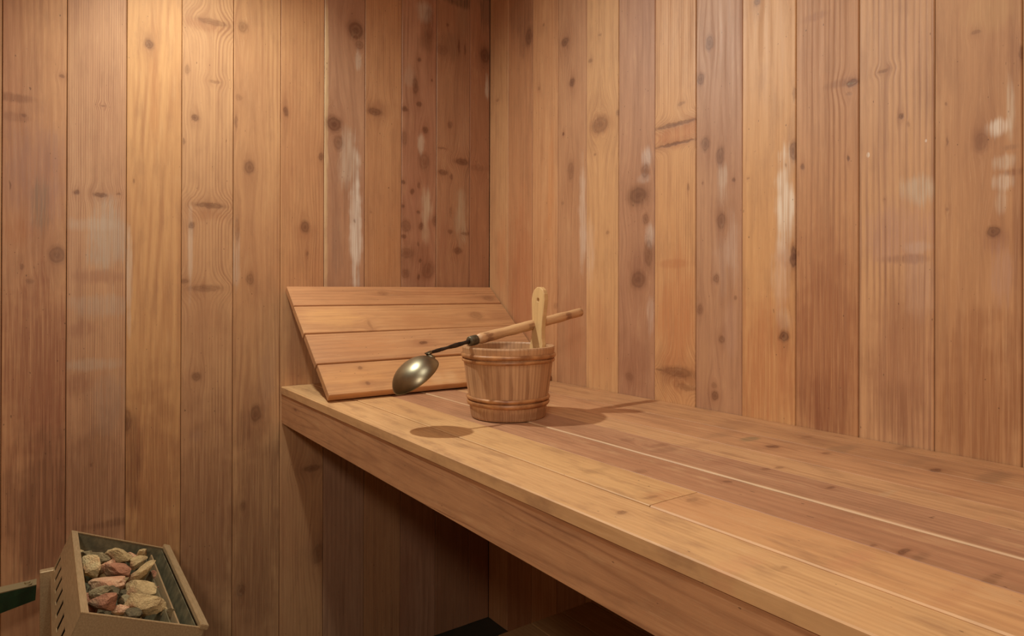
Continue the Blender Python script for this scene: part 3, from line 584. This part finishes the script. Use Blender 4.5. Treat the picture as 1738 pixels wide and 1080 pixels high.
bm = bmesh.new(); bm.from_mesh(me); bmesh.ops.remove_doubles(bm, verts=bm.verts, dist=1e-6); bmesh.ops.recalc_face_normals(bm, faces=bm.faces); bm.to_mesh(me); bm.free()
brass = simple('dull_brass_steel', (160, 152, 126), .38, 1.0, .05, 14, (134, 124, 98))
o = link('bowl', me, brass, smooth=True, label='dull brass-grey metal bowl, turned upside down'); keep(o, ladle)
me = box_mesh('neck_tab', (-.012, -.004, -.0012), (.012, .010, .0012))
rim_pt = bowl_c + ax1*RBW*.93
o = tube('socket', [neck.lerp(col0, .10), neck, neck.lerp(rim_pt, .5), rim_pt - nrm*.004], [.0042, .005, .007, .009], brass, 12); keep(o, ladle)

# ------------------------------------------------------------------ heater (its box leans towards the bench)
TA = math.radians(23.5)
HA = Vector((.12, -1.2525, ZB-.2819)); AC = Vector((0, math.cos(TA), -math.sin(TA))); DN = Vector((0, -math.sin(TA), -math.cos(TA))); HL_, HW, HD = .478, .219, .30
steel = simple('brushed_steel', (196, 170, 128), .42, .35, .08, 40, (176, 150, 110), aniso=(1, 8, 8))
steel_in = simple('inner_steel', (140, 130, 98), .5, .25, .1, 40, (96, 92, 70))  # darker steel for the inside of the box
heater = empty('sauna_heater', (.36, -1.2, 0), 'tilted open steel heater box full of stones in the lower left corner', 'heater')
def hp(x, c, d): return HA + X*x + AC*c + DN*d
def hbox(name, x0, x1, c0, c1, d0, d1, mat, bev=.0012):
    v = [hp(x, c, d) for d in (d0, d1) for c in (c0, c1) for x in (x0, x1)]
    f = [(0, 1, 3, 2), (4, 6, 7, 5), (0, 4, 5, 1), (2, 3, 7, 6), (0, 2, 6, 4), (1, 5, 7, 3)]
    me = mesh(name, v, f); bm = bmesh.new(); bm.from_mesh(me); bmesh.ops.recalc_face_normals(bm, faces=bm.faces)
    if bev: bmesh.ops.bevel(bm, geom=list(bm.edges), offset=bev, segments=2, affect='EDGES')
    bm.to_mesh(me); bm.free(); o = link(name, me, mat); keep(o, heater); return o
# slotted side panel as a grid with holes
SL = [(101.9, 949.4, 90.7, 973.5), (102.8, 965, 93, 988), (105.6, 981.5, 94.5, 1008), (106.9, 999.4, 95.5, 1026), (108.7, 1019.8, 97, 1048), (110.6, 1040.7, 99, 1067), (112.6, 1062, 102, 1088)]
sn_ = AC
def side_hit(px, py):
    d = ray(px, py); P = CAM + d*((sn_.dot(HA)-sn_.dot(CAM))/sn_.dot(d)); return (P-HA).x, (P-HA).dot(DN)
sx0 = [side_hit(a, b) for a, b, c_, d_ in SL]; sx1 = [side_hit(c_, d_) for a, b, c_, d_ in SL]
xs_c = [(a[0]+b[0])/2 for a, b in zip(sx0, sx1)]
step = (xs_c[-1]-xs_c[0])/6; dA = sum(a[1] for a in sx0)/7; dB = max(dA+.03, sum(b[1] for b in sx1)/7)
xcuts = [0.0]; holes = set()
slotx = [xs_c[0]+i*step for i in range(-1 if xs_c[0]-step > .02 else 0, 20)]
slotx = [s for s in slotx if .012 < s < HL_-.02]
for s in slotx: xcuts += [s-step*.17, s+step*.17]; holes.add(len(xcuts)-2)
HS = max(dB+.008, side_hit(86, 966)[1]); xcuts.append(HL_); dcuts = [0.0, dA, dB, HS]
verts = [hp(x, 0, d) for x in xcuts for d in dcuts]; faces = []
for i in range(len(xcuts)-1):
    for j in range(3):
        if j == 1 and i in holes: continue
        faces.append((i*4+j, i*4+j+1, (i+1)*4+j+1, (i+1)*4+j))
me = mesh('side_panel', verts, faces); o = link('side_panel', me, steel); keep(o, heater)
q0 = hp(0, 0, HS); q1 = hp(HL_, 0, HS)
low = link('side_panel', box_mesh('side_panel', (q0.x, q0.y-.0008, .30), (q1.x, q0.y+.0008, q0.z)), steel); keep(low, heater)
md = o.modifiers.new('t', 'SOLIDIFY'); md.thickness = .0015; md.offset = 0
HBZ = .30; HR = .12; yr = hp(0, HW, HR).y
hbox('side_panel', 0, HL_, HW-.002, HW, 0, HR, steel, .0004)
o = link('side_panel', box_mesh('side_panel', (HA.x, yr-.002, HBZ), (HA.x+HL_, yr, hp(0, HW, HR).z)), steel); keep(o, heater)
o = link('bottom_panel', box_mesh('bottom_panel', (HA.x, q0.y+.0008, HBZ), (HA.x+HL_, yr-.002, HBZ+.002)), steel); keep(o, heater)
for xa in (0, HL_-.002):
    ring_ = [hp(0, .001, .0), hp(0, HW-.001, .0), hp(0, HW-.001, HR), Vector((HA.x, yr-.002, HBZ)), Vector((HA.x, q0.y+.001, HBZ)), hp(0, .001, HS)]
    v = [q+X*xa for q in ring_]+[q+X*(xa+.002) for q in ring_]
    f = [(0, 1, 2, 3, 4, 5), (11, 10, 9, 8, 7, 6)]+[(i, (i+1) % 6, (i+1) % 6+6, i+6) for i in range(6)]
    me = mesh('end_panel', v, f); bm = bmesh.new(); bm.from_mesh(me); bmesh.ops.recalc_face_normals(bm, faces=bm.faces); bm.to_mesh(me); bm.free()
    o = link('end_panel', me, steel); keep(o, heater)
hbox('rim', 0, HL_, -.0015, .012, -.0025, .0, steel, .0008); hbox('rim', -.004, HL_+.004, HW-.013, HW+.003, -.009, .0, steel, .001)
hbox('rim', 0, .006, .012, HW-.013, -.002, .0, steel, .0006); hbox('rim', HL_-.006, HL_, .012, HW-.013, -.002, .0, steel, .0006)
hbox('liner', .004, HL_-.004, .0045, .006, .002, dA-.006, steel_in, 0)
hbox('liner', .004, .0055, .006, HW-.012, .002, .10, steel_in, 0)
hbox('divider_plate', .012, HL_-.006, .158, .160, .006, .11, steel_in, 0); hbox('divider_plate', .05, HL_-.006, .1745, .178, .006, .10, steel, .0006)
hbox('liner', .006, HL_-.006, HW-.0145, HW-.0125, .004, .10, steel_in, 0)
hbox('grate', .004, HL_-.004, .030, HW-.006, .105, .108, steel_in, 0)
# upright leg plate behind the slots
pz = hit(68, 968, 0, .115)
for xx in (.112, .56):
    v = box_mesh('leg', (xx, -1.3135, .0005), (xx+.02, -1.2865, pz.z))
    o = link('leg', v, steel); keep(o, heater)
    bmn = o.modifiers.new('b', 'BEVEL'); bmn.width = .001
    o = link('foot', box_mesh('foot', (xx, -1.3135, .0005), (xx+.02, yr-.01, .02)), steel, label='flat steel foot bar'); keep(o, heater)
    o = link('leg', box_mesh('leg', (xx, yr-.03, .02), (xx+.02, yr-.012, HBZ)), steel); keep(o, heater)
# green bracket arm
arm = empty('bracket_arm', (.2, -1.45, ZB-.42), 'dark green metal bar bolted beside the heater, entering from the left edge', 'bracket')
green = simple('dark_green_enamel', (38, 66, 42), .35, .1, .05, 30, (28, 48, 32)); lip = simple('pale_lip', (150, 134, 98), .5, .4)  # lip: pale beige metal for flange, bolt and washer
a0, a1 = hit(62, 994, 0, .16), hit(60, 1019, 0, .16); b0, b1 = hit(-120, 1036, 0, .30), hit(-120, 1088, 0, .30)
def slab(name, q, th, mat, par):
    nn = (q[1]-q[0]).cross(q[3]-q[0]).normalized(); v = [p for p in q] + [p - nn*th for p in q]
    f = [(0, 1, 2, 3), (7, 6, 5, 4), (0, 4, 5, 1), (1, 5, 6, 2), (2, 6, 7, 3), (3, 7, 4, 0)]
    me = mesh(name, v, f); bm = bmesh.new(); bm.from_mesh(me); bmesh.ops.recalc_face_normals(bm, faces=bm.faces); bm.to_mesh(me); bm.free()
    o = link(name, me, mat); keep(o, par); return o
bb = a0.lerp(b0, 1.0)
slab('bar', [a0, b0, b1, a1], .004, green, arm)
off = Vector((-.034, 0, .0005)); slab('top_flange', [a0+Z*.002, a0+off+Z*.002, b0+off+Z*.002, b0+Z*.002], .002, lip, arm)
bp = a0.lerp(b0, .10) + off*.45 + Z*.002
bm = bmesh.new(); bmesh.ops.create_cone(bm, cap_ends=True, segments=6, radius1=.006, radius2=.0055, depth=.005, matrix=Matrix.Translation(bp+Z*.0025))
me = bpy.data.meshes.new('bolt'); bm.to_mesh(me); bm.free(); o = link('bolt', me, lip); keep(o, arm)
bm = bmesh.new(); bmesh.ops.create_cone(bm, cap_ends=True, segments=16, radius1=.009, radius2=.009, depth=.0015, matrix=Matrix.Translation(bp+Z*.0005))
me = bpy.data.meshes.new('washer'); bm.to_mesh(me); bm.free(); o = link('washer', me, lip); keep(o, arm)

# ------------------------------------------------------------------ stones in the heater
TN = AC.cross(X); TN = TN if TN.z > 0 else -TN
def stone_mat(name, c1, c2, c3):
    mt = bpy.data.materials.new(name); mt.use_nodes = True; t = NT(mt.node_tree); bs = mt.node_tree.nodes['Principled BSDF']
    tc = mt.node_tree.nodes.new('ShaderNodeTexCoord').outputs['Object']
    n = t.noise(tc, 45, 4, .65); n2 = t.noise(tc, 16, 2, .5)
    col = t.mix(t.rng(n, .35, .68), lin(c1), lin(c2)); col = t.mix(t.rng(n2, .50, .68, 0, .8), col, lin(c3))
    n3 = t.noise(tc, 260, 3, .7); col = t.mix(t.rng(n3, .55, .8, 0, .5), col, lin((70, 66, 54)))
    t.l.new(col, bs.inputs['Base Color']); bs.inputs['Roughness'].default_value = .85
    bp_ = mt.node_tree.nodes.new('ShaderNodeBump'); bp_.inputs['Strength'].default_value = .9; bp_.inputs['Distance'].default_value = .005
    t.l.new(n3, bp_.inputs['Height']); t.l.new(bp_.outputs[0], bs.inputs['Normal']); return mt
SM = {'pink': stone_mat('pink_stone', (224, 180, 138), (204, 146, 108), (204, 172, 128)), 'tan': stone_mat('tan_stone', (213, 184, 129), (180, 151, 103), (187, 138, 96)),
      'grey': stone_mat('grey_stone', (169, 151, 110), (134, 118, 83), (184, 162, 118)), 'cream': stone_mat('cream_stone', (235, 211, 154), (224, 182, 127), (228, 171, 118)),
      'red': stone_mat('red_stone', (188, 132, 98), (162, 108, 78), (160, 134, 98)), 'dark': stone_mat('dark_stone', (114, 101, 70), (90, 79, 55), (134, 116, 83))}
def stone(px, py, w_, h_, rot, mat, label, lift, flat=.6, seed=0, group=None):
    c0 = HA - TN*lift; d = ray(px, py); P = CAM + d*((TN.dot(c0)-TN.dot(CAM))/TN.dot(d))
    dp = (P-CAM).dot(Fv); sx_ = w_/2*1.1*dp/FPX; sy_ = h_/2*1.15*dp/FPX
    rd = random.Random(seed*13+5)
    bm = bmesh.new(); bmesh.ops.create_icosphere(bm, subdivisions=3, radius=1)
    planes = [(Vector((rd.gauss(0, 1), rd.gauss(0, 1), rd.gauss(0, 1))).normalized(), rd.uniform(.42, .8)) for _ in range(15)]
    for v in bm.verts:
        for n_, k_ in planes:
            e = v.co.dot(n_)-k_
            if e > 0: v.co -= n_*e*.93
        v.co *= 1+rd.uniform(-.055, .055)
    # local: x = view right, y = view up, z = towards the lens
    bx = (Rv*math.cos(rot)+Uv*math.sin(rot)); by = (-Rv*math.sin(rot)+Uv*math.cos(rot)); bz = -Fv
    mx = max(abs(v.co.x) for v in bm.verts); my = max(abs(v.co.y) for v in bm.verts)
    for v in bm.verts: v.co = bx*(v.co.x/mx*sx_) + by*(v.co.y/my*sy_) + bz*(v.co.z*max(sx_, sy_)*flat)
    me = bpy.data.meshes.new('stone'); bm.to_mesh(me); bm.free(); me.materials.append(SM[mat])
    o = bpy.data.objects.new('stone', me); C.objects.link(o); o.location = P
    o['label'] = label; o['category'] = 'stone'; o['group'] = group or 'stones heaped in the heater'
    return o
ST = [
 (147, 942, 18, 15, .2, 'grey', 'small pale grey stone in the far left corner of the heater box', .022),
 (166, 949, 40, 22, .1, 'grey', 'grey-green stone at the far end of the heater, second from the left', .024),
 (201, 944, 42, 24, -.1, 'tan', 'pale grey-green lump at the middle of the far end of the heater', .02),
 (221, 946, 22, 20, .5, 'pink', 'small pinkish stone at the far end beside the upright shard', .02),
 (241, 942, 17, 32, -.25, 'tan', 'upright pointed tan shard near the far right corner of the heater', .008),
 (232, 956, 34, 18, .3, 'tan', 'small grey-tan stone lying at the foot of the upright shard', .02),
 (154, 964, 36, 38, .2, 'cream', 'smooth cream stone against the left side of the heater', .024),
 (182, 960, 44, 17, .55, 'pink', 'slanting pink-tan wedge of stone leaning beside the smooth cream stone', .012),
 (200, 968, 56, 22, -.15, 'red', 'orange-pink slab with a dark shadow under it, near the heap centre', .010),
 (239, 974, 66, 21, .72, 'tan', 'long tan slab of stone lying diagonally at the right', .010),
 (260, 980, 20, 26, .1, 'red', 'small reddish stone beside the dark divider plate, right of the long slab', .022),
 (180, 989, 70, 20, .05, 'pink', 'flat pink slab of stone crossing the left half of the heap', .016),
 (190, 1004, 24, 18, -.3, 'dark', 'small dark grey stone just below the flat pink slab', .018),
 (168, 1008, 42, 18, .3, 'grey', 'grey flat stone near the left side below the pink slab', .026),
 (178, 1024, 54, 32, .0, 'red', 'rough reddish-brown lump near the front left corner of the heater', .020),
 (242, 1003, 66, 34, .1, 'tan', 'large tan stone right of centre with a flat upper side', .024),
 (271, 1002, 18, 20, .0, 'red', 'little red stone touching the divider plate beside the large tan stone', .026),
 (240, 1030, 72, 42, .12, 'tan', 'largest stone, tan with grey hollows, at the front of the heater', .016),
 (229, 1042, 34, 20, -.1, 'dark', 'dark grey rounded stone at the front edge under the largest one', .012),
 (206, 1036, 34, 18, .2, 'pink', 'small pink-tan stone at the front edge, right of the reddish lump', .022),
 (284, 1048, 24, 34, -.3, 'grey', 'narrow grey-tan stone in the front right corner', .022),
]
for i, (px, py, a, b, r, m, lb, lf) in enumerate(ST):
    stone(px, py, a, b, r, m, lb, lf, seed=i)
rd = random.Random(3)
for i in range(26):             # the lower layer that fills the gaps
    x_ = .03 + (i % 9)*.05 + rd.uniform(-.01, .01); c_ = .03 + (i//9)*.045 + rd.uniform(-.006, .006); P = hp(x_, c_, .050+rd.uniform(-.006, .008))
    d = P-CAM; dp = d.dot(Fv); px = 869+FPX*d.dot(Rv)/dp; py = 540+PPY-FPX*d.dot(Uv)/dp
    s_ = .046*FPX/dp
    if py > 1095: continue
    stone(px, py, s_, s_*.8, rd.uniform(-1, 1), rd.choice(['tan', 'grey', 'dark', 'red']), 'stone of the lower layer half hidden under the top stones', -TN.dot(P-HA), flat=.8, seed=i+60, group='lower layer of heater stones')
